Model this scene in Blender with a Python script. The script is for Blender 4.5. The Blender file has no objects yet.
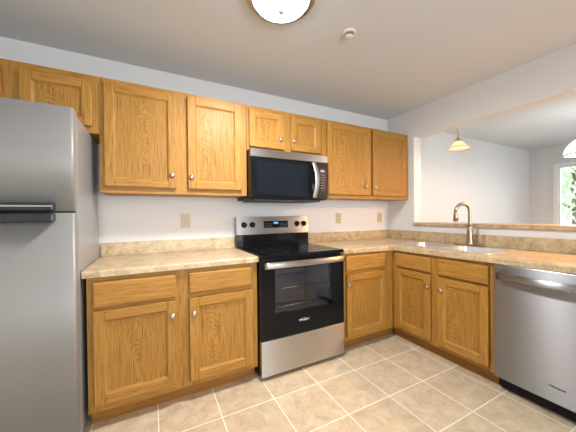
import bpy, bmesh, math, random
from mathutils import Vector, Matrix

random.seed(7)
C = bpy.context.scene.collection
scene = bpy.context.scene
PI = math.pi

# ------------------------------------------------------------------ camera
yaw, pitch, roll, F = -0.4752, -0.0095, -0.0103, 264.2342
fw = Vector((-math.sin(yaw), math.cos(yaw), 0)); rt = Vector((math.cos(yaw), math.sin(yaw), 0)); up = Vector((0, 0, 1))
f2 = fw*math.cos(pitch) + up*math.sin(pitch); u2 = up*math.cos(pitch) - fw*math.sin(pitch)
r2 = rt*math.cos(roll) + u2*math.sin(roll); u3 = u2*math.cos(roll) - rt*math.sin(roll)
cd = bpy.data.cameras.new('camera'); cam = bpy.data.objects.new('camera', cd); C.objects.link(cam)
M = Matrix((r2, u3, -f2)).transposed().to_4x4(); M.translation = Vector((-2.7084, -2.4427, 1.2158))
cam.matrix_world = M
cd.sensor_width = 36; cd.lens = F/576*36; cd.shift_y = 1.5/576; cd.clip_start = 0.02
scene.camera = cam

# ------------------------------------------------------------------ view, world, daylight
vs = scene.view_settings
vs.view_transform = 'Standard'; vs.look = 'None'; vs.gamma = 1; vs.use_curve_mapping = False
vs.exposure = 0.0
w = bpy.data.worlds.new('world'); scene.world = w; w.use_nodes = True
bg = w.node_tree.nodes['Background']; bg.inputs[0].default_value = (.80, .90, 1, 1); bg.inputs[1].default_value = 4.5

def area(name, loc, rot, sx, sy, power, col):
    l = bpy.data.lights.new(name, 'AREA'); l.shape = 'RECTANGLE'; l.size = sx; l.size_y = sy; l.energy = power; l.color = col
    o = bpy.data.objects.new(name, l); C.objects.link(o); o.location = loc; o.rotation_euler = rot
    return o
# daylight just outside each window opening
area('daylight_rear', (-1.95, -4.78, 1.35), (PI/2, 0, 0), 2.9, 1.7, 66, (.94, .97, 1))
area('daylight_dining', (4.05, -1.35, 1.3), (PI/2, 0, PI/2), 1.7, 1.4, 28, (.82, .90, 1))
area('daylight_dining_side', (2.2, -4.72, 1.3), (PI/2, 0, 0), 1.9, 1.6, 22, (.82, .90, 1))

def point(name, loc, power, col, r, parent=None):
    l = bpy.data.lights.new(name, 'POINT'); l.energy = power; l.color = col; l.shadow_soft_size = r
    o = bpy.data.objects.new(name, l); C.objects.link(o); o.location = loc
    if parent: o.parent = parent; o.location = Vector(loc) - parent.location
    return o

# ------------------------------------------------------------------ materials
def srgb(r, g, b):
    f = lambda c: ((c/255 + .055)/1.055)**2.4 if c/255 > .04045 else c/255/12.92
    return (f(r), f(g), f(b), 1)

def mat(name, col, rough=.5, metal=0., bump=None, spec=.5, emit=None, **kw):
    m = bpy.data.materials.new(name); m.use_nodes = True
    p = m.node_tree.nodes['Principled BSDF']
    p.inputs['Base Color'].default_value = col; p.inputs['Roughness'].default_value = rough
    p.inputs['Metallic'].default_value = metal; p.inputs['Specular IOR Level'].default_value = spec
    if emit: p.inputs['Emission Color'].default_value = emit[0]; p.inputs['Emission Strength'].default_value = emit[1]
    if bump:
        N = m.node_tree.nodes; L = m.node_tree.links
        tc = N.new('ShaderNodeTexCoord'); n = N.new('ShaderNodeTexNoise'); n.inputs['Scale'].default_value = bump[0]; n.inputs['Detail'].default_value = 4
        b = N.new('ShaderNodeBump'); b.inputs['Strength'].default_value = bump[1]; b.inputs['Distance'].default_value = .002
        L.new(tc.outputs['Object'], n.inputs['Vector']); L.new(n.outputs['Fac'], b.inputs['Height']); L.new(b.outputs['Normal'], p.inputs['Normal'])
    return m

def ramp(N, pts):
    r = N.new('ShaderNodeValToRGB'); e = r.color_ramp.elements
    e[0].position, e[0].color = pts[0]; e[1].position, e[1].color = pts[-1]
    for p, c in pts[1:-1]:
        x = e.new(p); x.color = c
    return r

def wood(name, mode, base=(159, 114, 49), dark=(114, 77, 29), light=(177, 133, 66)):
    """mode 'v' upright grain, 'h' level grain, 'p' cathedral panel"""
    m = bpy.data.materials.new(name); m.use_nodes = True
    N = m.node_tree.nodes; L = m.node_tree.links; p = N['Principled BSDF']
    tc = N.new('ShaderNodeTexCoord'); oi = N.new('ShaderNodeObjectInfo')
    off = N.new('ShaderNodeVectorMath'); off.operation = 'SCALE'; off.inputs[0].default_value = (.13, .4, .9)
    L.new(oi.outputs['Random'], off.inputs['Scale'])
    add = N.new('ShaderNodeVectorMath'); add.operation = 'ADD'
    L.new(tc.outputs['Object'], add.inputs[0]); L.new(off.outputs[0], add.inputs[1])
    mp = N.new('ShaderNodeMapping'); L.new(add.outputs[0], mp.inputs[0])
    mp.inputs['Scale'].default_value = (7, 6, 150) if mode == 'h' else (150, 150, 7)
    n1 = N.new('ShaderNodeTexNoise'); n1.inputs['Scale'].default_value = 1; n1.inputs['Detail'].default_value = 5; n1.inputs['Roughness'].default_value = .62
    L.new(mp.outputs[0], n1.inputs['Vector'])
    r1 = ramp(N, [(.27, srgb(*dark)), (.46, srgb(*base)), (.72, srgb(*light))]); L.new(n1.outputs['Fac'], r1.inputs[0])
    out = r1.outputs[0]
    if mode == 'p':
        m2 = N.new('ShaderNodeMapping'); m2.inputs['Scale'].default_value = (1, 0, .16); m2.inputs['Location'].default_value = (-.06, 0, .0)
        L.new(add.outputs[0], m2.inputs[0])
        nd = N.new('ShaderNodeTexNoise'); nd.inputs['Scale'].default_value = 9; nd.inputs['Detail'].default_value = 2
        m3 = N.new('ShaderNodeMapping'); m3.inputs['Scale'].default_value = (1.2, 1, .8); L.new(add.outputs[0], m3.inputs[0]); L.new(m3.outputs[0], nd.inputs['Vector'])
        sc = N.new('ShaderNodeVectorMath'); sc.operation = 'SCALE'; sc.inputs['Scale'].default_value = .045; L.new(nd.outputs['Color'], sc.inputs[0])
        a2 = N.new('ShaderNodeVectorMath'); a2.operation = 'ADD'; L.new(m2.outputs[0], a2.inputs[0]); L.new(sc.outputs[0], a2.inputs[1])
        wv = N.new('ShaderNodeTexWave'); wv.wave_type = 'RINGS'; wv.rings_direction = 'Y'; wv.inputs['Scale'].default_value = 42
        wv.inputs['Distortion'].default_value = 1.2; wv.inputs['Detail'].default_value = 3; wv.inputs['Detail Scale'].default_value = 3
        L.new(a2.outputs[0], wv.inputs['Vector'])
        r2_ = ramp(N, [(.05, (.60, .56, .50, 1)), (.4, (.95, .95, .95, 1)), (1, (1.06, 1.06, 1.06, 1))]); L.new(wv.outputs['Fac'], r2_.inputs[0])
        mx = N.new('ShaderNodeMix'); mx.data_type = 'RGBA'; mx.blend_type = 'MULTIPLY'; mx.inputs[0].default_value = .55
        L.new(out, mx.inputs[6]); L.new(r2_.outputs[0], mx.inputs[7]); out = mx.outputs[2]
    hs = N.new('ShaderNodeHueSaturation'); L.new(out, hs.inputs['Color'])
    mr = N.new('ShaderNodeMapRange'); mr.inputs[3].default_value = .93; mr.inputs[4].default_value = 1.06
    L.new(oi.outputs['Random'], mr.inputs[0]); L.new(mr.outputs[0], hs.inputs['Value'])
    L.new(hs.outputs[0], p.inputs['Base Color'])
    p.inputs['Roughness'].default_value = .45; p.inputs['Specular IOR Level'].default_value = .28
    b = N.new('ShaderNodeBump'); b.inputs['Strength'].default_value = .12; b.inputs['Distance'].default_value = .001
    L.new(n1.outputs['Fac'], b.inputs['Height']); L.new(b.outputs[0], p.inputs['Normal'])
    return m

WV, WH, WP = wood('oak_upright', 'v'), wood('oak_level', 'h'), wood('oak_panel', 'p')
WOOD = [WV, WH, WP]
TOE = wood('shaded_oak_toe', 'h', (142, 95, 40), (110, 68, 26), (156, 108, 50))  # same oak, darkened: shade of the toe recess put into the colour

def laminate(name):
    m = bpy.data.materials.new(name); m.use_nodes = True
    N = m.node_tree.nodes; L = m.node_tree.links; p = N['Principled BSDF']
    tc = N.new('ShaderNodeNewGeometry')
    n1 = N.new('ShaderNodeTexNoise'); n1.inputs['Scale'].default_value = 14; n1.inputs['Detail'].default_value = 6; n1.inputs['Roughness'].default_value = .65; n1.inputs['Distortion'].default_value = .8
    n2 = N.new('ShaderNodeTexNoise'); n2.inputs['Scale'].default_value = 90; n2.inputs['Detail'].default_value = 3
    for n in (n1, n2): L.new(tc.outputs['Position'], n.inputs['Vector'])
    r = ramp(N, [(.32, srgb(164, 140, 103)), (.46, srgb(186, 164, 128)), (.6, srgb(200, 182, 149)), (.72, srgb(211, 197, 168))]); L.new(n1.outputs['Fac'], r.inputs[0])
    rr = ramp(N, [(.36, (.66, .6, .52, 1)), (.52, (1, 1, 1, 1))]); L.new(n2.outputs['Fac'], rr.inputs[0])
    mx = N.new('ShaderNodeMix'); mx.data_type = 'RGBA'; mx.blend_type = 'MULTIPLY'; mx.inputs[0].default_value = .5
    L.new(r.outputs[0], mx.inputs[6]); L.new(rr.outputs[0], mx.inputs[7]); L.new(mx.outputs[2], p.inputs['Base Color'])
    p.inputs['Roughness'].default_value = .34
    return m
LAM = laminate('mottled_laminate')

def tile_floor():
    m = bpy.data.materials.new('ceramic_tile'); m.use_nodes = True
    N = m.node_tree.nodes; L = m.node_tree.links; p = N['Principled BSDF']
    g = N.new('ShaderNodeNewGeometry'); mp = N.new('ShaderNodeMapping')
    mp.vector_type = 'POINT'; mp.inputs['Location'].default_value = (2.69/.343, .85/.338, 0); mp.inputs['Scale'].default_value = (1/.343, 1/.338, 1)
    L.new(g.outputs['Position'], mp.inputs[0])
    b = N.new('ShaderNodeTexBrick'); b.offset = 0; b.squash = 1
    for k, v in (('Scale', 1), ('Mortar Size', .011), ('Mortar Smooth', .25), ('Bias', 0), ('Brick Width', 1), ('Row Height', 1)): b.inputs[k].default_value = v
    b.inputs['Color1'].default_value = (.93, .93, .93, 1); b.inputs['Color2'].default_value = (1.04, 1.03, 1.02, 1); b.inputs['Mortar'].default_value = (1, 1, 1, 1)
    L.new(mp.outputs[0], b.inputs['Vector'])
    n1 = N.new('ShaderNodeTexNoise'); n1.inputs['Scale'].default_value = 11; n1.inputs['Detail'].default_value = 7; n1.inputs['Roughness'].default_value = .7; n1.inputs['Distortion'].default_value = .6
    L.new(g.outputs['Position'], n1.inputs['Vector'])
    r = ramp(N, [(.3, srgb(178, 158, 130)), (.5, srgb(198, 180, 152)), (.7, srgb(211, 197, 173))]); L.new(n1.outputs['Fac'], r.inputs[0])
    mx = N.new('ShaderNodeMix'); mx.data_type = 'RGBA'; mx.blend_type = 'MULTIPLY'; mx.inputs[0].default_value = 1
    L.new(r.outputs[0], mx.inputs[6]); L.new(b.outputs['Color'], mx.inputs[7])
    m2 = N.new('ShaderNodeMix'); m2.data_type = 'RGBA'; m2.inputs[7].default_value = srgb(238, 230, 212)
    L.new(b.outputs['Fac'], m2.inputs[0]); L.new(mx.outputs[2], m2.inputs[6]); L.new(m2.outputs[2], p.inputs['Base Color'])
    p.inputs['Roughness'].default_value = .42
    bm_ = N.new('ShaderNodeBump'); bm_.inputs['Strength'].default_value = .5; bm_.inputs['Distance'].default_value = .002; bm_.invert = True
    L.new(b.outputs['Fac'], bm_.inputs['Height']); L.new(bm_.outputs[0], p.inputs['Normal'])
    return m

def brushed(name, col, rough=.3, aniso=.75, vertical_lines=False):
    m = bpy.data.materials.new(name); m.use_nodes = True
    N = m.node_tree.nodes; L = m.node_tree.links; p = N['Principled BSDF']
    p.inputs['Base Color'].default_value = col; p.inputs['Metallic'].default_value = 1; p.inputs['Roughness'].default_value = rough
    p.inputs['Anisotropic'].default_value = aniso; p.inputs['Anisotropic Rotation'].default_value = .25
    g = N.new('ShaderNodeNewGeometry'); c = N.new('ShaderNodeVectorMath'); c.operation = 'CROSS_PRODUCT'; c.inputs[1].default_value = (0, 0, 1)
    L.new(g.outputs['Normal'], c.inputs[0]); L.new(c.outputs[0], p.inputs['Tangent'])
    mp = N.new('ShaderNodeMapping'); mp.inputs['Scale'].default_value = (5, 5, 500)
    L.new(g.outputs['Position'], mp.inputs[0])
    n = N.new('ShaderNodeTexNoise'); n.inputs['Scale'].default_value = 1; n.inputs['Detail'].default_value = 2
    L.new(mp.outputs[0], n.inputs['Vector'])
    mr = N.new('ShaderNodeMapRange'); mr.inputs[3].default_value = rough - .02; mr.inputs[4].default_value = rough + .02
    L.new(n.outputs['Fac'], mr.inputs[0]); L.new(mr.outputs[0], p.inputs['Roughness'])
    return m
STEEL = brushed('brushed_stainless', srgb(150, 151, 155), .34, 1.)
FRIDGE = mat('satin_stainless', srgb(143, 143, 141), .5, .3)
NICKEL = mat('brushed_nickel', srgb(190, 182, 168), .28, 1.)
CHROME = mat('bright_steel', srgb(215, 215, 215), .15, 1.)
SINK = mat('sink_steel', srgb(216, 218, 220), .36, .9)
BLACKG = mat('black_glass', (.006, .007, .008, 1), .04, 0, spec=.18)
BLACKP = mat('black_plastic', (.008, .008, .009, 1), .35, spec=.2)
HANDLE = mat('charcoal_plastic', (.02, .025, .03, 1), .22)
DARKGREY = mat('dark_grey_enamel', (.05, .05, .052, 1), .5)
GREYSIDE = mat('grey_side_panel', srgb(158, 160, 162), .3, .35)
FAUCET = mat('warm_nickel', srgb(166, 152, 132), .3, 1.)
WALL = mat('wall_paint', srgb(220, 220, 219), .75, bump=(220, .06))
CEIL = mat('ceiling_paint', srgb(208, 213, 217), .85, bump=(160, .1))
WHITE = mat('white_trim', srgb(236, 238, 240), .4)
ALMOND = mat('almond_plastic', srgb(192, 180, 148), .4)
SLOT = mat('outlet_slot', srgb(90, 80, 62), .5)
SHADEW = mat('white_glass', srgb(250, 246, 238), .35, emit=(srgb(255, 250, 240), 3.2))
def thin(name, col, k, es):
    m = bpy.data.materials.new(name); m.use_nodes = True
    N = m.node_tree.nodes; L = m.node_tree.links; p = N['Principled BSDF']; o = N['Material Output']
    p.inputs['Base Color'].default_value = col; p.inputs['Roughness'].default_value = .45
    if es: p.inputs['Emission Color'].default_value = es[0]; p.inputs['Emission Strength'].default_value = es[1]
    t = N.new('ShaderNodeBsdfTranslucent'); t.inputs[0].default_value = col
    x = N.new('ShaderNodeMixShader'); x.inputs[0].default_value = k
    L.new(p.outputs[0], x.inputs[1]); L.new(t.outputs[0], x.inputs[2]); L.new(x.outputs[0], o.inputs[0])
    return m
KSHADE = mat('lit_white_glass', srgb(250, 250, 250), .35, emit=(srgb(232, 240, 255), 12))
STEELW = brushed('brushed_stainless_lit', srgb(192, 188, 183), .36, .95)  # same stainless; brighter reflections on range and microwave put into its colour
PSHADE = thin('frosted_glass_shade', srgb(232, 218, 196), .6, None)
BULB = mat('lit_bulb', (1, 1, 1, 1), .4, emit=(srgb(255, 236, 200), 9))
CREAM = mat('off_white_plastic', srgb(226, 220, 208), .4)
RING = mat('burner_print', (.02, .02, .021, 1), .3)
OVENIN = mat('oven_enamel', srgb(170, 170, 178), .45)
DISPLAY = mat('blue_display', (.01, .02, .06, 1), .2, emit=((.08, .3, 1, 1), 2.2))
LEGEND = mat('grey_legend', srgb(150, 150, 152), .5)
WHITEMARK = mat('pale_mark', srgb(225, 225, 225), .4)
DARKMARK = mat('dark_mark', srgb(50, 48, 46), .4)

def glass(name, tint=(1, 1, 1, 1), gl=.12):
    m = bpy.data.materials.new(name); m.use_nodes = True
    N = m.node_tree.nodes; L = m.node_tree.links; N.remove(N['Principled BSDF']); o = N['Material Output']
    t = N.new('ShaderNodeBsdfTransparent'); t.inputs[0].default_value = tint
    g = N.new('ShaderNodeBsdfGlossy'); g.inputs['Roughness'].default_value = .02
    f = N.new('ShaderNodeFresnel'); f.inputs[0].default_value = 1.5
    x = N.new('ShaderNodeMixShader'); L.new(f.outputs[0], x.inputs[0]); L.new(t.outputs[0], x.inputs[1]); L.new(g.outputs[0], x.inputs[2]); L.new(x.outputs[0], o.inputs[0])
    return m
PANE = glass('window_glass')
OVENGLASS = glass('smoked_glass', (.75, .75, .77, 1))

# ------------------------------------------------------------------ mesh helpers
def box(bm, x0, x1, y0, y1, z0, z1, bev=0., mi=0, seg=2):
    t = bmesh.new()
    bmesh.ops.create_cube(t, size=1)
    for v in t.verts:
        v.co = Vector(((x0+x1)/2 + v.co.x*(x1-x0), (y0+y1)/2 + v.co.y*(y1-y0), (z0+z1)/2 + v.co.z*(z1-z0)))
    if bev: bmesh.ops.bevel(t, geom=t.edges[:], offset=bev, segments=seg, profile=.5, affect='EDGES')
    merge(bm, t, mi)

def merge(bm, t, mi=0, mtx=None):
    vm = {}
    for v in t.verts: vm[v] = bm.verts.new(mtx @ v.co if mtx else v.co)
    for f in t.faces:
        try:
            nf = bm.faces.new([vm[v] for v in f.verts]); nf.material_index = mi; nf.smooth = f.smooth
        except ValueError: pass
    t.free()

def cyl(bm, a, b, r, r1=None, n=24, mi=0, caps=True):
    a, b = Vector(a), Vector(b); r1 = r if r1 is None else r1; d = (b-a).normalized()
    s = d.orthogonal().normalized(); t = d.cross(s)
    A = [bm.verts.new(a + (s*math.cos(2*PI*i/n) + t*math.sin(2*PI*i/n))*r) for i in range(n)]
    B = [bm.verts.new(b + (s*math.cos(2*PI*i/n) + t*math.sin(2*PI*i/n))*r1) for i in range(n)]
    for i in range(n):
        f = bm.faces.new((A[i], A[(i+1) % n], B[(i+1) % n], B[i])); f.smooth = True; f.material_index = mi
    if caps:
        for q in (A[::-1], B):
            f = bm.faces.new(q); f.material_index = mi

def lathe(bm, prof, c=(0, 0, 0), axis='Z', n=40, mi=0):
    """prof list of (radius, height); axis Z up, or -Y outwards"""
    c = Vector(c); rings = []
    for r, h in prof:
        ring = []
        for i in range(n if r > 1e-6 else 1):
            a = 2*PI*i/n
            if axis == 'Z': p = Vector((r*math.cos(a), r*math.sin(a), h))
            else: p = Vector((r*math.cos(a), -h, r*math.sin(a)))
            ring.append(bm.verts.new(c + p))
        rings.append(ring)
    for A, B in zip(rings, rings[1:]):
        for i in range(n):
            q = [A[i % len(A)], A[(i+1) % len(A)], B[(i+1) % len(B)], B[i % len(B)]]
            u = []
            for v in q:
                if v not in u: u.append(v)
            if len(u) > 2:
                f = bm.faces.new(u); f.smooth = True; f.material_index = mi

def tube(bm, pts, rad, n=16, mi=0, caps=True, sq=None):
    """swept tube; rad number or list"""
    pts = [Vector(p) for p in pts]; R = rad if isinstance(rad, (list, tuple)) else [rad]*len(pts)
    rings = []; ref = None
    for i, p in enumerate(pts):
        d = (pts[min(i+1, len(pts)-1)] - pts[max(i-1, 0)]).normalized()
        s = d.orthogonal().normalized() if ref is None else (ref - d*ref.dot(d)).normalized()
        ref = s; t = d.cross(s)
        rings.append([bm.verts.new(p + (s*math.cos(2*PI*k/n) + t*math.sin(2*PI*k/n))*R[i]) for k in range(n)])
    for A, B in zip(rings, rings[1:]):
        for k in range(n):
            f = bm.faces.new((A[k], A[(k+1) % n], B[(k+1) % n], B[k])); f.smooth = True; f.material_index = mi
    if caps:
        for q in (rings[0][::-1], rings[-1]):
            f = bm.faces.new(q); f.material_index = mi

def obj(name, bm, m, parent=None, smooth=False):
    bmesh.ops.recalc_face_normals(bm, faces=bm.faces[:])
    me = bpy.data.meshes.new(name)
    lo = Vector([min(v.co[i] for v in bm.verts) for i in range(3)]); hi = Vector([max(v.co[i] for v in bm.verts) for i in range(3)])
    c = (lo+hi)/2
    for v in bm.verts: v.co -= c
    bm.to_mesh(me); bm.free()
    for x in (m if isinstance(m, list) else [m]): me.materials.append(x)
    o = bpy.data.objects.new(name, me); C.objects.link(o)
    if parent:
        o.parent = parent
        off = Vector((0, 0, 0)); q = parent
        # parents that are meshes were recentred; their stored centre is undone here
        while q is not None and q.get('_c') is not None:
            off += Vector(q['_c']); q = None
        o.location = c - off
    else: o.location = c
    o['_c'] = tuple(c)
    return o

def tag(o, label, cat, group=None):
    o['label'] = label; o['category'] = cat
    if group: o['group'] = group
    return o

def thing(name, label, cat, loc=(0, 0, 0), rz=0, group=None):
    o = bpy.data.objects.new(name, None); C.objects.link(o); o.location = loc; o.rotation_euler = (0, 0, rz); o.empty_display_size = .1
    return tag(o, label, cat, group)

def struct(name, bm, m, parent=None):
    o = obj(name, bm, m, parent)
    if not parent: o['kind'] = 'structure'
    return o

def B(*a, **k):
    bm = bmesh.new(); box(bm, *a, **k); return bm

def wall_with_holes(axis, c0, c1, a0, a1, z0, z1, holes):
    """slab between c0,c1 on `axis`, spanning a0..a1 on the other axis with rectangular holes (b0,b1,h0,h1)"""
    bm = bmesh.new()
    def bb(p, q, u, v):
        if q-p > 1e-4 and v-u > 1e-4:
            if axis == 'x': box(bm, c0, c1, p, q, u, v)
            else: box(bm, p, q, c0, c1, u, v)
    cur = a0
    for b0, b1, h0, h1 in sorted(holes):
        bb(cur, b0, z0, z1); bb(b0, b1, z0, h0); bb(b0, b1, h1, z1); cur = b1
    bb(cur, a1, z0, z1)
    return bm

def text_bm(s, size, depth):
    cu = bpy.data.curves.new('t', 'FONT'); cu.body = s; cu.size = size; cu.extrude = depth; cu.align_x = 'CENTER'; cu.align_y = 'CENTER'
    o = bpy.data.objects.new('t', cu); C.objects.link(o)
    dg = bpy.context.evaluated_depsgraph_get(); me = bpy.data.meshes.new_from_object(o.evaluated_get(dg))
    bm = bmesh.new(); bm.from_mesh(me)
    bpy.data.objects.remove(o); bpy.data.curves.remove(cu); bpy.data.meshes.remove(me)
    bmesh.ops.rotate(bm, verts=bm.verts[:], cent=(0, 0, 0), matrix=Matrix.Rotation(PI/2, 3, 'X'))
    return bm

# ------------------------------------------------------------------ the room
ZC = 2.4235; XL = -3.93; YR = -4.6; XD = 3.9
struct('floor', B(XL-.1, XD+.1, YR-.1, .1, -.1, 0), tile_floor())
struct('ceiling', B(XL-.1, XD+.1, YR-.1, .1, ZC, ZC+.1), CEIL)
struct('wall_back', B(XL-.1, XD+.1, 0, .1, 0, ZC), WALL)
struct('wall_left', B(XL-.1, XL, YR-.1, 0, 0, ZC), WALL)
OY0, OY1, OZ0, OZ1 = -3.3, -.385, 1.079, 2.100
struct('wall_right', wall_with_holes('x', 0, .125, YR, 0, 0, ZC, [(OY0, OY1, OZ0, OZ1)]), WALL)
struct('wall_rear', wall_with_holes('y', YR-.12, YR, XL-.1, XD+.1, 0, ZC, [(-3.4, -.5, .5, 2.2), (1.2, 3.2, .5, 2.1)]), WALL)
WY0, WY1, WZ0, WZ1 = -2.2, -.40, .55, 2.055
struct('wall_dining', wall_with_holes('x', XD, XD+.12, YR, 0, 0, ZC, [(WY0, WY1, WZ0, WZ1)]), WALL)

def window(name, axis, c, a0, a1, z0, z1, inward, nmull):
    """frame, casing and pane; inward = direction of the room on `axis`"""
    bm = bmesh.new()
    def bb(p, q, u, v, d0, d1, m=0):
        lo, hi = min(c+inward*d0, c+inward*d1), max(c+inward*d0, c+inward*d1)
        if axis == 'x': box(bm, lo, hi, p, q, u, v, .003)
        else: box(bm, p, q, lo, hi, u, v, .003)
    s = .055
    bb(a0-s, a0+.004, z0-s, z1+s, .0, .018); bb(a1-.004, a1+s, z0-s, z1+s, .0, .018)
    bb(a0, a1, z1-.004, z1+s, 0, .018); bb(a0, a1, z0-s, z0+.004, 0, .03)
    for i in range(nmull+1):
        p = a0 + (a1-a0)*i/nmull
        bb(max(a0, p-.018), min(a1, p+.018), z0, z1, -.09, -.04)
    bb(a0, a1, z0, z0+.03, -.089, -.041); bb(a0, a1, z1-.03, z1, -.089, -.041)
    f = struct(name, bm, WHITE)
    bm = bmesh.new()
    lo, hi = min(c-inward*.068, c-inward*.062), max(c-inward*.068, c-inward*.062)
    if axis == 'x': box(bm, lo, hi, a0, a1, z0, z1)
    else: box(bm, a0, a1, lo, hi, z0, z1)
    struct('window_pane', bm, PANE, f)
window('window_1', 'x', XD, WY0, WY1, WZ0, WZ1, -1, 2)
window('window_2', 'y', YR, -3.4, -.5, .5, 2.2, 1, 3)
window('window_3', 'y', YR, 1.2, 3.2, .5, 2.1, 1, 2)

# ------------------------------------------------------------------ cabinets
KNOB = None
def knob_bm():
    bm = bmesh.new()
    lathe(bm, [(.0, 0), (.009, 0), (.0085, .003), (.0055, .007), (.006, .012), (.0135, .018), (.0155, .024), (.013, .029), (.006, .0315), (0, .032)], axis='Y', n=24)
    bmesh.ops.scale(bm, vec=(1.14, 1, 1.14), verts=bm.verts[:])
    return bm

def add_knob(door, x, y, z):
    """x, z in the cabinet's frame"""
    o = obj('knob', knob_bm(), NICKEL)
    o.parent = door; o.location = Vector((x, y-.018, z)) - Vector(door['_c'])
    return o

def door_mesh(x0, x1, z0, z1, yf, T=.021, S=.056):
    """framed door with recessed flat panel; yf = plane of its back"""
    bm = bmesh.new(); f = yf - T
    box(bm, x0, x0+S, f, yf, z0, z1, .004, 0); box(bm, x1-S, x1, f, yf, z0, z1, .004, 0)
    box(bm, x0+S-.0005, x1-S+.0005, f+.0004, yf, z0, z0+S, .004, 1); box(bm, x0+S-.0005, x1-S+.0005, f+.0004, yf, z1-S, z1, .004, 1)
    a0, a1, b0, b1 = x0+S, x1-S, z0+S, z1-S
    # sloped bead round the panel, then the panel field
    o = [(a0-.002, b0-.002), (a1+.002, b0-.002), (a1+.002, b1+.002), (a0-.002, b1+.002)]
    k = .011; i = [(a0+k, b0+k), (a1-k, b0+k), (a1-k, b1-k), (a0+k, b1-k)]
    vo = [bm.verts.new((x, f+.003, z)) for x, z in o]; vi = [bm.verts.new((x, f+.0135, z)) for x, z in i]
    for q in range(4):
        fc = bm.faces.new((vo[q], vo[(q+1) % 4], vi[(q+1) % 4], vi[q])); fc.material_index = 1 if q % 2 == 0 else 0
    fc = bm.faces.new(vi); fc.material_index = 2
    box(bm, a0-.001, a1+.001, f+.0145, yf, b0-.001, b1+.001, 0, 2)
    return bm

def drawer_mesh(x0, x1, z0, z1, yf, T=.019):
    bm = bmesh.new(); f = yf-T
    o = [(x0, z0), (x1, z0), (x1, z1), (x0, z1)]; k = .012
    i = [(x0+k, z0+k), (x1-k, z0+k), (x1-k, z1-k), (x0+k, z1-k)]
    vb = [bm.verts.new((x, yf, z)) for x, z in o]; vm = [bm.verts.new((x, f+.008, z)) for x, z in o]
    vn = [bm.verts.new((x+(.003 if x == x0 else -.003), f+.003, z+(.003 if z == z0 else -.003))) for x, z in o]
    vf = [bm.verts.new((x, f, z)) for x, z in i]
    for A, Bv in ((vb, vm), (vm, vn), (vn, vf)):
        for q in range(4): bm.faces.new((A[q], A[(q+1) % 4], Bv[(q+1) % 4], Bv[q]))
    bm.faces.new(vf); bm.faces.new(vb[::-1])
    for fc in bm.faces: fc.material_index = 1
    return bm

def cabinet(label, group, loc, rz, W, D, z0, z1, doors, drawers=(), base=False, name='wall_cabinet', stiles=None, carc_x=None, top_open=False, toe=(0, 0)):
    """local frame: x 0..W along the wall, y 0 (wall) .. -D (face), z in world height. doors (x0,x1,z0,z1,knob x,knob z)"""
    t = thing(name, label, 'cabinet', loc, rz, group)
    cx0, cx1 = carc_x or (0, W)
    bm = bmesh.new(); p = .016; zb = z0
    if base: zb = .1
    f = -D+.019
    box(bm, cx0, cx0+p, f, -.003, zb, z1); box(bm, cx1-p, cx1, f, -.003, zb, z1)
    box(bm, cx0+p, cx1-p, f, -.003, zb, zb+p, 0, 1)
    if not top_open: box(bm, cx0+p, cx1-p, f, -.003, z1-p, z1, 0, 1)
    box(bm, cx0+p, cx1-p, -.012, -.003, zb+p, z1-p)
    obj('carcass', bm, WOOD, t)
    # face frame: outer stiles, rails, middle stiles between the openings
    bm = bmesh.new(); xs = sorted(set((d[0], d[1]) for d in doors)); lip = .012
    box(bm, 0, xs[0][0]+lip, -D, f, zb, z1, .0015, 0); box(bm, xs[-1][1]-lip, W, -D, f, zb, z1, .0015, 0)
    for a, b in zip(xs, xs[1:]): box(bm, a[1]-lip, b[0]+lip, -D+.0003, f, zb, z1, .001, 0)
    for a, b in xs:
        dz0 = min(d[2] for d in doors if d[0] == a); dz1 = max(d[3] for d in doors if d[0] == a)
        box(bm, a+lip, b-lip, -D+.0003, f, zb, dz0+lip, 0, 1)
        dr = [q for q in drawers if q[0] == a]
        if dr: box(bm, a+lip, b-lip, -D+.0003, f, dz1-lip, dr[0][2]+lip, 0, 1); dz1 = dr[0][3]
        box(bm, a+lip, b-lip, -D+.0003, f, dz1-lip, z1, 0, 1)
    obj('face_frame', bm, WOOD, t)
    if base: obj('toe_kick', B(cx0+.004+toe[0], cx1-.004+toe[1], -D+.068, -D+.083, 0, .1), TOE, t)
    for d in doors:
        o = obj('door', door_mesh(d[0], d[1], d[2], d[3], -D-.0045), WOOD, t)
        if d[4] is not None: add_knob(o, d[4], -D-.007, d[5])
    for q in drawers: obj('drawer_front', drawer_mesh(q[0], q[1], q[2], q[3], -D-.0045), WOOD, t)
    return t

UG, LG = 'oak wall cabinets', 'oak base cabinets'
UD = .302; UZ0, UZ1 = 1.380, 2.148; d0, d1 = 1.417, 2.116
X = -3.866
cabinet('short oak wall cabinet with two doors above the refrigerator', UG, (X, 0, 0), 0, .852, UD, 1.768, UZ1,
        [(-3.835-X, -3.474-X, 1.808, 2.102, None, 0), (-3.399-X, -3.047-X, 1.808, 2.102, None, 0)])
X = -3.013
cabinet('tall two-door oak wall cabinet between refrigerator and microwave', UG, (X, 0, 0), 0, 1.018, UD, UZ0, UZ1,
        [(-2.985-X, -2.541-X, d0+.004, d1, -2.572-X, 1.517), (-2.461-X, -2.043-X, d0+.006, d1+.002, -2.437-X, 1.510)])
X = -1.992
cabinet('short oak wall cabinet with two small doors directly above the microwave', UG, (X, 0, 0), 0, .762, UD, 1.768, UZ1,
        [(-1.973-X, -1.648-X, 1.799, 2.112, -1.680-X, 1.885), (-1.575-X, -1.256-X, 1.801, 2.110, -1.550-X, 1.887)])
X = -1.228
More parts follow.
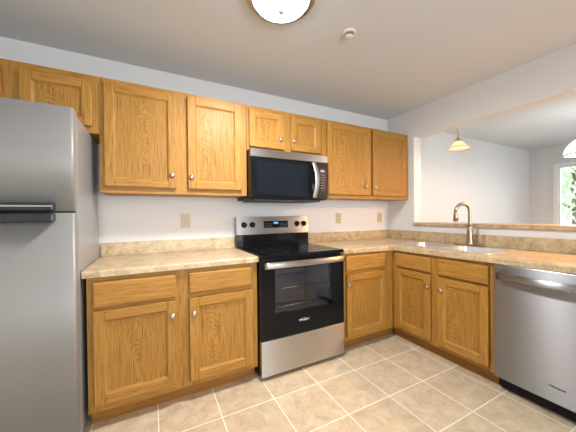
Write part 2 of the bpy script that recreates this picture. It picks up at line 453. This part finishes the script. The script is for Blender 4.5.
cabinet('wide two-door oak wall cabinet in the corner right of the microwave', UG, (X, 0, 0), 0, 1.225, UD, UZ0, UZ1,
        [(-1.175-X, -.614-X, d0, 2.124, -.686-X, 1.512), (-.578-X, -.053-X, d0, 2.126, -.553-X, 1.508)])

BD = .61; BZ = .876
X = -3.042
cabinet('two-door oak base cabinet with two drawers between refrigerator and range', LG, (X, 0, 0), 0, 1.014, BD, 0, BZ,
        [(-3.012-X, -2.577-X, .148, .682, -2.601-X, .587), (-2.501-X, -2.070-X, .138, .680, -2.472-X, .580)],
        [(-3.012-X, -2.579-X, .702, .846), (-2.501-X, -2.073-X, .712, .845)], base=True, name='base_cabinet')
X = -1.236
cabinet('single-door oak base cabinet with one drawer just right of the range', LG, (X, 0, 0), 0, .626, BD, 0, BZ,
        [(-1.203-X, -.730-X, .135, .684, -1.178-X, .592)], [(-1.203-X, -.730-X, .714, .850)], base=True, name='base_cabinet', toe=(0, .0775))
Y = -.6115   # the right run: local x runs towards the camera (-y), face towards -x
cabinet('two-door oak base cabinet under the double sink', LG, (0, Y, 0), -PI/2, .862, BD, 0, BZ,
        [(.655+Y, 1.011+Y, .136, .698, .984+Y, .595), (1.072+Y, 1.445+Y, .134, .695, 1.104+Y, .589)],
        [(.656+Y, 1.011+Y, .716, .842), (1.074+Y, 1.444+Y, .712, .845)], base=True, name='base_cabinet', top_open=True, toe=(-.057, 0))
o = obj('end_panel', B(-.605, -.004, -2.118, -2.100, 0, .876, .001), WOOD)
tag(o, 'oak end panel closing the cabinet run beyond the dishwasher', 'panel')

# ------------------------------------------------------------------ worktops
CZ0, CZ1 = .8762, .914
def slab(pts, z0, z1, hole=None, soft=()):
    bm = bmesh.new()
    def loop(P, z): 
        v = [bm.verts.new((x, y, z)) for x, y in P]
        return v, [bm.edges.new((v[i], v[(i+1) % len(v)])) for i in range(len(v))]
    loops = []
    for z in (z0, z1):
        v, e = loop(pts, z); es = list(e); hv = None
        if hole: hv, he = loop(hole, z); es += he
        bmesh.ops.triangle_fill(bm, edges=es, use_beauty=True)
        loops.append((v, hv))
    for k in (0, 1):
        if loops[0][k] is None: continue
        a, b = loops[0][k], loops[1][k]; n = len(a)
        for i in range(n): bm.faces.new((a[i], a[(i+1) % n], b[(i+1) % n], b[i]))
    bm.normal_update()
    bv = []
    for i in soft:
        for v in (loops[0][0], loops[1][0]):
            a, b = v[i], v[(i+1) % len(v)]
            bv.append(next(e for e in a.link_edges if e.other_vert(a) is b))
    if bv: bmesh.ops.bevel(bm, geom=bv, offset=.011, segments=4, profile=.5, affect='EDGES')
    return bm

FY = -.637
o = obj('countertop', slab([(-3.0575, 0-.001), (-3.0575, FY), (-2.024, FY), (-2.024, -.001)], CZ0, CZ1, None, (1,)), LAM)
tag(o, 'short straight mottled tan countertop between refrigerator and range', 'countertop')
obj('backsplash', B(-3.0575, -2.024, -.021, -.001, CZ1, 1.016, .003), LAM, o)
SK = (-.562, -.098, -1.412, -.572)   # sink x0,x1,y0,y1
hole = [(SK[0]+.015, SK[2]+.015), (SK[1]-.015, SK[2]+.015), (SK[1]-.015, SK[3]-.015), (SK[0]+.015, SK[3]-.015)]
L_ = [(-1.238, -.001), (-1.238, FY), (FY, FY), (FY, -2.12), (-.001, -2.12), (-.001, -.001)]
o = obj('countertop', slab(L_, CZ0, CZ1, hole, (1, 2)), LAM)
tag(o, 'L-shaped mottled tan countertop holding the double sink', 'countertop')
bm = B(-1.238, -.001, -.021, -.001, CZ1, 1.016, .003); box(bm, -.021, -.001, -2.12, -.0215, CZ1, 1.016, .003)
obj('backsplash', bm, LAM, o)
o = obj('bar_countertop', slab([(-.032, OY1-.002), (-.032, OY0+.002), (.36, OY0+.002), (.36, OY1-.002)], OZ0+.001, OZ0+.034, None, (0,)), LAM)
tag(o, 'long mottled tan bar ledge on the half wall under the opening', 'counter')

# ------------------------------------------------------------------ refrigerator
t = thing('refrigerator', 'stainless top-freezer refrigerator with black handles at the left edge', 'refrigerator', (-3.44, -.37, 0))
RX0, RX1 = -3.82, -3.061
def P(name, bm, m, par=None, root=None):
    """part given in world coordinates under an unrotated thing"""
    root = root or t
    if par is None:
        o = obj(name, bm, m); o.parent = root; o.location = Vector(o['_c']) - Vector(root.location)
    else:
        o = obj(name, bm, m); o.parent = par; o.location = Vector(o['_c']) - Vector(par['_c'])
    return o
P('body', B(RX0+.004, RX1-.002, -.652, -.05, .03, 1.766, .006), [GREYSIDE])
P('door_gasket', B(RX0+.014, RX1-.012, -.6715, -.6525, .09, 1.762), BLACKP)
def fdoor(z0, z1):
    bm = bmesh.new(); n = 14; prof = []
    yb, yf = -.672, -.735
    pts = [(RX0, yb)]
    r = .012
    for k in range(7): a = PI - k*PI/12; pts.append((RX0+r + r*math.cos(a), yf+r-.004 - r*math.sin(a)))
    for k in range(1, n):   # slight outward bow of the front
        s = k/n; pts.append((RX0+r + (RX1-RX0-2*r)*s, yf-.004 - .006*math.sin(PI*s)))
    for k in range(7): a = PI/2 - k*PI/12; pts.append((RX1-r + r*math.cos(a), yf+r-.004 - r*math.sin(a)))
    pts.append((RX1, yb))
    lo = [bm.verts.new((x, y, z0)) for x, y in pts]; hi = [bm.verts.new((x, y, z1)) for x, y in pts]; m_ = len(pts)
    for i in range(m_):
        f = bm.faces.new((lo[i], lo[(i+1) % m_], hi[(i+1) % m_], hi[i])); f.smooth = 1 <= i < m_-2
    bm.faces.new(lo[::-1]); bm.faces.new(hi)
    return bm
fd = P('freezer_door', fdoor(1.247, 1.776), FRIDGE)
rd = P('refrigerator_door', fdoor(.075, 1.238), FRIDGE)
def fh(z0, z1, x1=-3.133, x0=-3.74):
    bm = bmesh.new(); box(bm, x0, x1, -.782, -.738, z0, z1, .009, 0, 3); return bm
h = P('handle', fh(1.248, 1.288), HANDLE, fd)
P('trim_strip', B(-3.735, -3.138, -.7835, -.781, 1.268, 1.274), CHROME, h)
P('handle', fh(1.193, 1.237), HANDLE, rd)
P('door_seal', B(RX0+.006, RX1-.004, -.72, -.6725, 1.2385, 1.2465), BLACKP)
P('hinge_cover', B(-3.15, -3.075, -.72, -.63, 1.767, 1.785, .006), HANDLE)
P('base_grille', B(RX0+.01, RX1-.006, -.69, -.64, .012, .068, .004), BLACKP)
for x in (-3.78, -3.10):
    for y in (-.62, -.1):
        bm = bmesh.new(); cyl(bm, (x, y, 0), (x, y, .032), .018, n=16); P('foot', bm, BLACKP)

# ------------------------------------------------------------------ range
AX0, AX1 = -2.0215, -1.2395
AX0, AX1 = -2.021, -1.262
t = thing('electric_range', 'freestanding stainless range with black glass oven door and backguard knobs', 'stove', ((AX0+AX1)/2, -.33, 0))
CX0, CX1 = -2.0225, -1.2395+.0
# side panels, floor, rear (open oven cavity in front)
bm = bmesh.new()
box(bm, AX0, AX0+.02, -.618, -.03, .03, .905); box(bm, AX1-.02, AX1, -.618, -.03, .03, .905)
box(bm, AX0+.02, AX1-.02, -.618, -.03, .03, .29); box(bm, AX0+.02, AX1-.02, -.08, -.03, .29, .905); box(bm, AX0+.02, AX1-.02, -.618, -.08, .865, .905)
P('body', bm, BLACKP)
bm = bmesh.new()
for a in ((AX0+.06, AX0+.07, -.6, -.1, .36, .82), (AX1-.07, AX1-.06, -.6, -.1, .36, .82), (AX0+.06, AX1-.06, -.11, -.1, .36, .82), (AX0+.06, AX1-.06, -.6, -.1, .35, .36), (AX0+.06, AX1-.06, -.6, -.1, .82, .83)): box(bm, *a)
P('oven_cavity', bm, OVENIN)
for z in (.50, .64):
    bm = bmesh.new()
    for y in (-.58, -.14): tube(bm, [(AX0+.072, y, z), (AX1-.072, y, z)], .004, 8)
    for k in range(19):
        x = AX0+.09 + k*(AX1-AX0-.18)/18; tube(bm, [(x, -.58, z+.003), (x, -.14, z+.003)], .002, 6)
    P('oven_rack', bm, CHROME)
# cooktop: glass with thick rounded front lip
bm = bmesh.new(); box(bm, -2.023, AX1+.002, -.662, -.085, .893, .921, .006, 0, 3)
ck = P('cooktop', bm, BLACKG)
for x, y, r in ((-1.83, -.50, .11), (-1.45, -.50, .085), (-1.83, -.24, .075), (-1.45, -.24, .10)):
    bm = bmesh.new(); lathe(bm, [(r-.0015, .9211), (r-.0015, .9214), (r+.0015, .9214), (r+.0015, .9211)], (x, y, 0), n=48); P('burner_ring', bm, RING, ck)
# backguard
bm = bmesh.new(); box(bm, AX0-.001, AX1+.001, -.088, -.028, .9212, 1.034, .003)
P('rear_vent', bm, BLACKG)
bm = bmesh.new(); q = [(-.100, 1.036), (-.030, 1.036), (-.030, 1.203), (-.072, 1.203)]
for x in (AX0-.001, AX1+.001): pass
va = [bm.verts.new((AX0-.001, y, z)) for y, z in q]; vb = [bm.verts.new((AX1+.001, y, z)) for y, z in q]
for i in range(4): bm.faces.new((va[i], va[(i+1) % 4], vb[(i+1) % 4], vb[i]))
bm.faces.new(va[::-1]); bm.faces.new(vb)
bmesh.ops.bevel(bm, geom=bm.edges[:], offset=.004, segments=2, affect='EDGES')
bgd = P('backguard', bm, STEELW)
sl = (.028/.167)
def gy(z): return -.100 + (z-1.036)*sl
tilt = math.atan(sl)
def on_guard(name, bm, m, x, z, par, lift=.0):
    """mesh built round the origin facing -y, laid on the tilted panel"""
    bmesh.ops.transform(bm, matrix=Matrix.Translation((x, gy(z)-lift, z)) @ Matrix.Rotation(-tilt, 4, 'X'), verts=bm.verts[:])
    return P(name, bm, m, par)
for x in (-1.953, -1.872, -1.394, -1.313):
    bm = bmesh.new(); lathe(bm, [(0, 0), (.027, 0), (.027, .004), (.022, .006), (.021, .024), (.018, .027), (0, .027)], axis='Y', n=32)
    box(bm, -.004, .004, -.031, -.026, -.018, .018, .001)
    k = on_guard('knob', bm, BLACKP, x, 1.127, bgd)
dp = on_guard('display_panel', B(-.131, .131, -.004, .0, -.034, .032, .003), BLACKG, -1.628, 1.127, bgd)
on_guard('clock_display', B(-.026, .020, -.0052, -.0042, .004, .022), DISPLAY, -1.628, 1.127, dp)
for sx in (-.115, -.098, -.081, -.064, -.047, .04, .055, .07, .085, .1, .115):
    for sz in (-.022, -.008, .008): on_guard('touch_key', B(sx-.004, sx+.004, -.0052, -.0042, sz-.0018, sz+.0018), LEGEND, -1.628, 1.127, dp)
# oven door: black glass frame with smoked window
DY0, DY1 = -.662, -.620; wx0, wx1, wz0, wz1 = -1.905, -1.395, .478, .808
bm = wall_with_holes('y', DY0, DY1, AX0+.003, AX1-.003, .300, .872, [(wx0, wx1, wz0, wz1)])
od = P('oven_door', bm, BLACKG)
bm = bmesh.new(); box(bm, wx0, wx1, DY0+.001, DY0+.006, wz0, wz1)
P('window', bm, OVENGLASS, od)
bm = bmesh.new()
N_ = 24; hx0, hx1 = AX0+.022, AX1-.012
rings = []
for i in range(N_+1):
    s = i/N_; x = hx0 + (hx1-hx0)*s; bow = .022*math.sin(PI*s)**.8; yc = -.694 - bow*.9
    HP = [(yc+.006, .828), (yc-.006, .828), (yc-.010, .834), (yc-.0125, .848), (yc-.0125, .858), (yc-.009, .869), (yc-.003, .873), (yc+.006, .873)]
    rings.append([bm.verts.new((x, y, z)) for y, z in HP])
for A_, B_ in zip(rings, rings[1:]):
    n_ = len(A_)
    for k in range(n_):
        f = bm.faces.new((A_[k], A_[(k+1) % n_], B_[(k+1) % n_], B_[k])); f.smooth = True
bm.faces.new(rings[0]); bm.faces.new(rings[-1][::-1])
box(bm, hx0, hx0+.02, -.692, -.6625, .838, .863, .002); box(bm, hx1-.02, hx1, -.692, -.6625, .838, .863, .002)
P('handle', bm, STEELW, od)
bm = text_bm('Whirlpool', .0215, .0008); bmesh.ops.translate(bm, verts=bm.verts[:], vec=(-1.66, -.6632, .398)); P('logo', bm, WHITEMARK, od)
bm = bmesh.new(); n_ = 40; ro, ri = [], []
for i in range(n_):
    a = 2*PI*i/n_; ex, ez = .030*math.cos(a), .0125*math.sin(a); tx, tz = ex*.97-ez*.24, ex*.24+ez*.97
    wd = 1 - .10*(.5+.5*math.cos(a-.6)); ro.append(bm.verts.new((-1.666+tx, -.6634, .398+tz))); ri.append(bm.verts.new((-1.666+tx*wd, -.6634, .398+tz*wd)))
for i in range(n_): bm.faces.new((ro[i], ro[(i+1) % n_], ri[(i+1) % n_], ri[i]))
P('logo_ring', bm, WHITEMARK, od)
P('storage_drawer', B(AX0+.003, AX1-.003, -.662, -.6185, .032, .294, .004), STEELW)
for x in (AX0+.05, AX1-.05):
    for y in (-.58, -.08):
        bm = bmesh.new(); cyl(bm, (x, y, 0), (x, y, .031), .016, n=14); P('foot', bm, BLACKP)

# ------------------------------------------------------------------ microwave
MX0, MX1 = -1.991, -1.231; MZ0, MZ1 = 1.350, 1.7665; MF = -.398
t = thing('microwave', 'black and stainless over-the-range microwave under the short wall cabinet', 'microwave', ((MX0+MX1)/2, -.2, MZ0))
P('body', B(MX0+.002, MX1-.002, -.372, -.004, MZ0, MZ1, .003), BLACKP)
P('top_panel', B(MX0, MX1, MF, -.3725, 1.700, MZ1-.001, .004), STEELW)
bm = bmesh.new(); box(bm, MX0+.04, MX1-.06, -.36, -.05, MZ0-.014, MZ0-.0005, .003)
for k in range(2): box(bm, MX0+.09+k*.36, MX0+.31+k*.36, -.33, -.15, MZ0-.018, MZ0-.0145, .001)
P('underside_vent', bm, DARKGREY)
mdx = -1.345
bm = B(MX0, mdx, MF, -.3725, MZ0+.012, 1.699, .004)
md = P('door', bm, BLACKG)
P('window', B(MX0+.05, -1.455, MF-.0008, MF+.001, 1.392, 1.664), mat('window_mesh_glass', (.008, .011, .016, 1), .08, spec=.2), md)
bm = bmesh.new(); rings = []
for i in range(21):
    s = i/20; z = 1.368 + (1.690-1.368)*s; yc = MF-.016 - .052*math.sin(PI*s)
    rings.append([bm.verts.new((x, y, z)) for x, y in ((-1.416, yc+.004), (-1.414, yc-.006), (-1.392, yc-.011), (-1.370, yc-.006), (-1.368, yc+.004))])
for A_, B_ in zip(rings, rings[1:]):
    n_ = len(A_)
    for k in range(n_):
        f = bm.faces.new((A_[k], A_[(k+1) % n_], B_[(k+1) % n_], B_[k])); f.smooth = True
bm.faces.new(rings[0]); bm.faces.new(rings[-1][::-1])
box(bm, -1.410, -1.374, MF-.016, MF, 1.370, 1.390, .002); box(bm, -1.410, -1.374, MF-.016, MF, 1.670, 1.690, .002)
P('handle', bm, STEELW, md)
cp = P('control_panel', B(mdx+.001, MX1, MF+.0005, -.3725, MZ0+.012, 1.699, .004), BLACKP)
P('display', B(-1.312, -1.268, MF-.001, MF+.001, 1.610, 1.632), mat('lcd', srgb(120, 135, 145), .3, emit=(srgb(150, 180, 200), .25)), cp)
for r in range(7):
    for c in range(3):
        x = -1.307 + c*.0175; z = 1.585 - r*.0245
        if r == 6 and c != 1: continue
        P('button', B(x-.0045, x+.0045, MF-.0008, MF+.001, z-.003, z+.003), LEGEND, cp)

# ------------------------------------------------------------------ dishwasher
t = thing('dishwasher', 'stainless dishwasher with bar handle at the right edge', 'dishwasher', (-.32, -1.79, 0))
WY = (-2.094, -1.482)
P('tub', B(-.60, -.03, WY[0]+.004, WY[1]-.004, .106, .868, 0), DARKGREY)
dd = P('door', B(-.643, -.601, WY[0], WY[1], .104, .8705, .005), STEEL)
bm = bmesh.new(); rings = []
for i in range(21):
    s = i/20; y = -1.515 - (2.062-1.515)*s; xc = -.676 - .022*math.sin(PI*s)
    rings.append([bm.verts.new((x, y, z)) for x, z in ((xc+.008, .777), (xc-.003, .777), (xc-.008, .783), (xc-.011, .796), (xc-.010, .808), (xc-.006, .819), (xc, .823), (xc+.008, .823))])
for A_, B_ in zip(rings, rings[1:]):
    n_ = len(A_)
    for k in range(n_):
        f = bm.faces.new((A_[k], A_[(k+1) % n_], B_[(k+1) % n_], B_[k])); f.smooth = True
bm.faces.new(rings[0]); bm.faces.new(rings[-1][::-1])
box(bm, -.676, -.6435, -1.537, -1.517, .788, .817, .002); box(bm, -.676, -.6435, -2.060, -2.040, .788, .817, .002)
P('handle', bm, STEEL, dd)
bm = text_bm('Whirlpool', .0178, .0008); bmesh.ops.transform(bm, matrix=Matrix.Translation((-.6442, -1.800, .200)) @ Matrix.Rotation(-PI/2, 4, 'Z'), verts=bm.verts[:])
P('logo', bm, DARKMARK, dd)
P('toe_panel', B(-.555, -.54, WY[0]+.004, WY[1]-.006, .004, .104), BLACKP)
for y in (-2.05, -1.53):
    for x in (-.5, -.08):
        bm = bmesh.new(); cyl(bm, (x, y, 0), (x, y, .108), .014, n=12); P('foot', bm, BLACKP)

# ------------------------------------------------------------------ sink and faucet
t = thing('kitchen_sink', 'stainless double bowl sink set into the L-shaped countertop', 'sink', ((SK[0]+SK[1])/2, (SK[2]+SK[3])/2, .914))
def rrect(x0, x1, y0, y1, r, n=6):
    pts = []
    for cx, cy, a0 in ((x1-r, y1-r, 0), (x0+r, y1-r, PI/2), (x0+r, y0+r, PI), (x1-r, y0+r, 1.5*PI)):
        for k in range(n+1): a = a0 + k*PI/2/n; pts.append((cx+r*math.cos(a), cy+r*math.sin(a)))
    return pts
ym = (SK[2]+SK[3])/2
bowls = [(SK[0]+.032, SK[1]-.075, SK[2]+.03, ym-.014), (SK[0]+.032, SK[1]-.075, ym+.014, SK[3]-.03)]
bm = bmesh.new(); es = []
def lp(P_, z):
    v = [bm.verts.new((x, y, z)) for x, y in P_]; return v, [bm.edges.new((v[i], v[(i+1) % len(v)])) for i in range(len(v))]
zt = .9185
v0, e0 = lp(rrect(SK[0]+.004, SK[1]-.004, SK[2]+.004, SK[3]-.004, .03), zt); es += e0; tops = []
for b in bowls:
    v, e = lp(rrect(*b, .05), zt); es += e; tops.append(v)
bmesh.ops.triangle_fill(bm, edges=es, use_beauty=True)
vo = [bm.verts.new((x, y, .9143)) for x, y in rrect(SK[0], SK[1], SK[2], SK[3], .033)]
for i in range(len(v0)): bm.faces.new((v0[i], v0[(i+1) % len(v0)], vo[(i+1) % len(vo)], vo[i]))
for b, v in zip(bowls, tops):
    prev = v
    for ins, z, r in ((.005, .910, .048), (.014, .76, .045), (.022, .742, .04), (.045, .735, .03)):
        nv = [bm.verts.new((x, y, z)) for x, y in rrect(b[0]+ins, b[1]-ins, b[2]+ins, b[3]-ins, r)]
        for i in range(len(v)):
            f = bm.faces.new((prev[i], prev[(i+1) % len(v)], nv[(i+1) % len(v)], nv[i])); f.smooth = True
        prev = nv
    bm.faces.new(prev)
P('basin', bm, SINK)
for b in bowls:
    bm = bmesh.new(); lathe(bm, [(0, .7362), (.03, .7362), (.034, .739), (.042, .739), (.045, .7355)], ((b[0]+b[1])/2, (b[2]+b[3])/2, 0), n=32); P('drain', bm, CHROME)

FX, FYY = -.125, -1.055
t = thing('faucet', 'brushed nickel gooseneck faucet behind the double sink', 'faucet', (FX, FYY, .9185))
bm = bmesh.new(); box(bm, FX-.028, FX+.028, FYY-.125, FYY+.125, .9187, .9255, .003); P('base_plate', bm, FAUCET)
bm = bmesh.new(); lathe(bm, [(0, .9255), (.030, .9255), (.029, .94), (.026, .96), (.0245, 1.04), (.021, 1.07), (.0165, 1.10), (0, 1.10)], (FX, FYY, 0), n=28); P('body', bm, FAUCET)
dirv = Vector((-.90, .44, 0)).normalized(); R_ = .064; zc = 1.236
pts = [Vector((FX, FYY, 1.07)), Vector((FX, FYY, 1.12)), Vector((FX, FYY, 1.17))]
for k in range(15):
    a = PI - k*PI*1.03/14; pts.append(Vector((FX, FYY, zc)) + dirv*(R_ + R_*math.cos(a)) + Vector((0, 0, R_*math.sin(a))))
bm = bmesh.new(); tube(bm, pts, .0145, 18); P('spout', bm, FAUCET)
e_ = pts[-1]; dn = (pts[-1]-pts[-2]).normalized()
bm = bmesh.new(); tube(bm, [e_, e_+dn*.012, e_+dn*.05, e_+dn*.082], [.0155, .0185, .0205, .0225], 20); sh = P('spray_head', bm, FAUCET)
bm = bmesh.new(); tube(bm, [e_+dn*.0825, e_+dn*.089], [.017, .016], 20); P('nozzle', bm, BLACKP, sh)
bm = bmesh.new()
tube(bm, [(FX, FYY-.018, .985), (FX, FYY-.052, .992)], .0125, 16)
tube(bm, [(FX, FYY-.048, .992), (FX+.002, FYY-.064, 1.012), (FX+.004, FYY-.073, 1.045), (FX+.006, FYY-.069, 1.075)], [.011, .010, .009, .008], 12)
P('lever', bm, FAUCET)

# ------------------------------------------------------------------ outlets
for x, z, lab in ((-2.449, 1.174, 'almond duplex wall outlet above the short straight countertop left of the range'),
                  (-.800, 1.174, 'almond duplex wall outlet just right of the range'),
                  (-.150, 1.172, 'almond duplex wall outlet nearest the room corner')):
    t = thing('wall_outlet', lab, 'outlet', (x, -.001, z), 0, 'wall outlets over the counters')
    pl = P('cover_plate', B(x-.037, x+.037, -.0065, -.0008, z-.06, z+.06, .0025), ALMOND)
    for s in (-1, 1):
        bm = bmesh.new(); box(bm, x-.0165, x+.0165, -.0085, -.0066, z+s*.0195-.014, z+s*.0195+.014, .002)
        rc = P('receptacle', bm, ALMOND)
        bm = bmesh.new()
        for q in (-.0065, .0065): box(bm, x+q-.0012, x+q+.0012, -.0091, -.0086, z+s*.0195-.003, z+s*.0195+.006)
        P('slots', bm, SLOT, rc)
    bm = bmesh.new(); cyl(bm, (x, -.0066, z), (x, -.0078, z), .003, n=12); P('screw', bm, NICKEL)

# ------------------------------------------------------------------ ceiling fittings
LX, LY = -2.065, -1.135
t = thing('ceiling_light', 'round flush ceiling light with white glass bowl and nickel finial', 'ceiling light', (LX, LY, ZC))
bm = bmesh.new(); lathe(bm, [(0, 2.4225), (.172, 2.4225), (.188, 2.414), (.190, 2.402), (.182, 2.390), (.166, 2.384), (.154, 2.388), (.150, 2.395)], (LX, LY, 0), n=56); P('pan', bm, NICKEL)
bm = bmesh.new(); lathe(bm, [(.154, 2.400), (.152, 2.386), (.141, 2.370), (.118, 2.354), (.085, 2.342), (.045, 2.336), (.0, 2.335)], (LX, LY, 0), n=56); P('glass_bowl', bm, KSHADE)
bm = bmesh.new(); lathe(bm, [(0, 2.3348), (.016, 2.3348), (.017, 2.330), (.013, 2.324), (.012, 2.320), (.007, 2.315), (0, 2.314)], (LX, LY, 0), n=24); P('finial', bm, mat('dull_nickel', srgb(150, 144, 134), .5, .3))
l = bpy.data.lights.new('kitchen_lamp', 'AREA'); l.shape = 'DISK'; l.size = .30; l.energy = 46; l.color = (1, .97, .94)
o = bpy.data.objects.new('kitchen_lamp', l); C.objects.link(o); o.parent = t; o.location = (0, 0, 2.310-ZC)

SX, SY = -1.528, -1.062
t = thing('ceiling_sprinkler', 'small round off-white ceiling fitting right of the dome light', 'sprinkler', (SX, SY, ZC))
bm = bmesh.new(); lathe(bm, [(0, 2.4227), (.046, 2.4227), (.046, 2.418), (.040, 2.414), (.033, 2.413)], (SX, SY, 0), n=36); P('escutcheon', bm, CREAM)
bm = bmesh.new(); lathe(bm, [(0, 2.414), (.012, 2.414), (.012, 2.400), (.028, 2.398), (.029, 2.393), (.02, 2.390), (0, 2.389)], (SX, SY, 0), n=32); P('cap', bm, CREAM)

def pendant(x, y, z, label, power, col):
    """z = rim height"""
    t = thing('pendant_light', label, 'pendant light', (x, y, ZC), 0, 'pendants over the bar ledge')
    def PP(n, bm, m): return P(n, bm, m, None, t)
    bm = bmesh.new(); lathe(bm, [(0, ZC-.0008), (.055, ZC-.0008), (.055, ZC-.012), (.03, ZC-.026), (0, ZC-.027)], (x, y, 0), n=32); PP('canopy', bm, NICKEL)
    bm = bmesh.new(); cyl(bm, (x, y, ZC-.026), (x, y, z+.125), .0065, n=12); PP('stem', bm, NICKEL)
    bm = bmesh.new(); lathe(bm, [(0, z+.128), (.014, z+.126), (.024, z+.11), (.034, z+.095), (.036, z+.082), (.0, z+.082)], (x, y, 0), n=28); PP('socket_cap', bm, NICKEL)
    bm = bmesh.new(); lathe(bm, [(.030, z+.088), (.040, z+.075), (.062, z+.048), (.094, z+.020), (.116, z+.004), (.119, z), (.115, z+.001), (.092, z+.014), (.060, z+.041), (.036, z+.068), (.026, z+.08)], (x, y, 0), n=48); PP('shade', bm, PSHADE)
    bm = bmesh.new(); lathe(bm, [(0, z+.08), (.014, z+.078), (.016, z+.065), (.026, z+.052), (.028, z+.042), (.018, z+.032), (0, z+.030)], (x, y, 0), n=24); PP('bulb', bm, BULB)
    point('pendant_lamp', (x, y, z+.008), power, col, .02, t)
pendant(.235, -.748, 1.905, 'small flared glass pendant hanging left over the bar ledge', 1.0, (1, .86, .72))
pendant(.235, -2.05, 1.905, 'flared glass pendant farther right over the bar ledge, out past the frame', 90, (1, .5, .19))

HX, HY, HZ = 1.8, -1.345, 1.888
t = thing('dome_pendant', 'white glass dome pendant with dark rim hanging in the dining room', 'pendant light', (HX, HY, ZC))
bm = bmesh.new(); lathe(bm, [(.242, 0), (.240, .02), (.222, .08), (.185, .14), (.13, .185), (.06, .208), (.02, .212), (.02, .207), (.06, .203), (.127, .18), (.181, .136), (.217, .078), (.236, .018), (.237, 0)], (HX, HY, HZ), n=48); P('shade', bm, SHADEW)
bm = bmesh.new(); lathe(bm, [(.246, -.008), (.248, 0), (.246, .008), (.235, .006), (.234, -.006), (.246, -.008)], (HX, HY, HZ), n=48); P('rim', bm, DARKGREY)
bm = bmesh.new(); cyl(bm, (HX, HY, HZ+.21), (HX, HY, ZC-.02), .008, n=12); P('stem', bm, DARKGREY)
bm = bmesh.new(); lathe(bm, [(0, ZC-.0008), (.06, ZC-.0008), (.06, ZC-.014), (.02, ZC-.03), (0, ZC-.03)], (HX, HY, 0), n=32); P('canopy', bm, DARKGREY)
bm = bmesh.new(); lathe(bm, [(0, .2), (.02, .19), (.03, .12), (.04, .09), (.03, .05), (0, .04)], (HX, HY, HZ), n=24); P('bulb', bm, BULB)
point('dining_lamp', (HX, HY, HZ-.04), 6, (1, .94, .86), .08, t)

# ------------------------------------------------------------------ outside
g = obj('ground', B(XD+.14, 40, -30, 25, -.4, -.3), mat('lawn', srgb(128, 140, 100), .9)); g['kind'] = 'structure'
LEAF = thin('leaf', srgb(200, 222, 184), .45, None); BARK = mat('bark', srgb(110, 96, 84), .8)
def tree(x, y, h, r, label):
    t = thing('tree', label, 'tree', (x, y, -.3), 0, 'trees outside the dining window')
    bm = bmesh.new(); tube(bm, [(x, y, -.3), (x+.05, y, h*.35), (x-.04, y+.05, h*.7), (x, y, h*.92)], [.13, .10, .06, .02], 10); tr = P('trunk', bm, BARK, None, t)
    for k in range(7):
        a = k*2.4; z = h*(.28+.08*k); bm = bmesh.new()
        tube(bm, [(x, y, z), (x+.5*r*math.cos(a), y+.5*r*math.sin(a), z+.35), (x+r*.85*math.cos(a), y+r*.85*math.sin(a), z+.5)], [.045, .03, .01], 6); P('branch', bm, BARK, tr)
    bm = bmesh.new()
    for k in range(1500):
        a = random.uniform(0, 2*PI); u = random.uniform(-1, 1); q = random.random()**.45; s = math.sqrt(1-u*u)
        p = Vector((x + r*q*s*math.cos(a), y + r*q*s*math.sin(a), h*.62 + h*.42*q*u))
        d = Vector((random.gauss(0, 1), random.gauss(0, 1), random.gauss(0, 1))).normalized(); e = d.orthogonal().normalized(); c = d.cross(e); L = random.uniform(.07, .13)
        vv = [bm.verts.new(p + e*L), bm.verts.new(p + c*L*.5), bm.verts.new(p - e*L), bm.verts.new(p - c*L*.5)]
        bm.faces.new(vv)
    P('foliage', bm, LEAF, None, t)
tree(9.5, .9, 3.6, 1.5, 'nearest leafy tree outside the dining window')
tree(13.5, -1.2, 4.6, 1.9, 'taller leafy tree farther right outside the dining window')
tree(14.5, 3.0, 4.8, 2.0, 'leafy tree farther left outside the dining window')
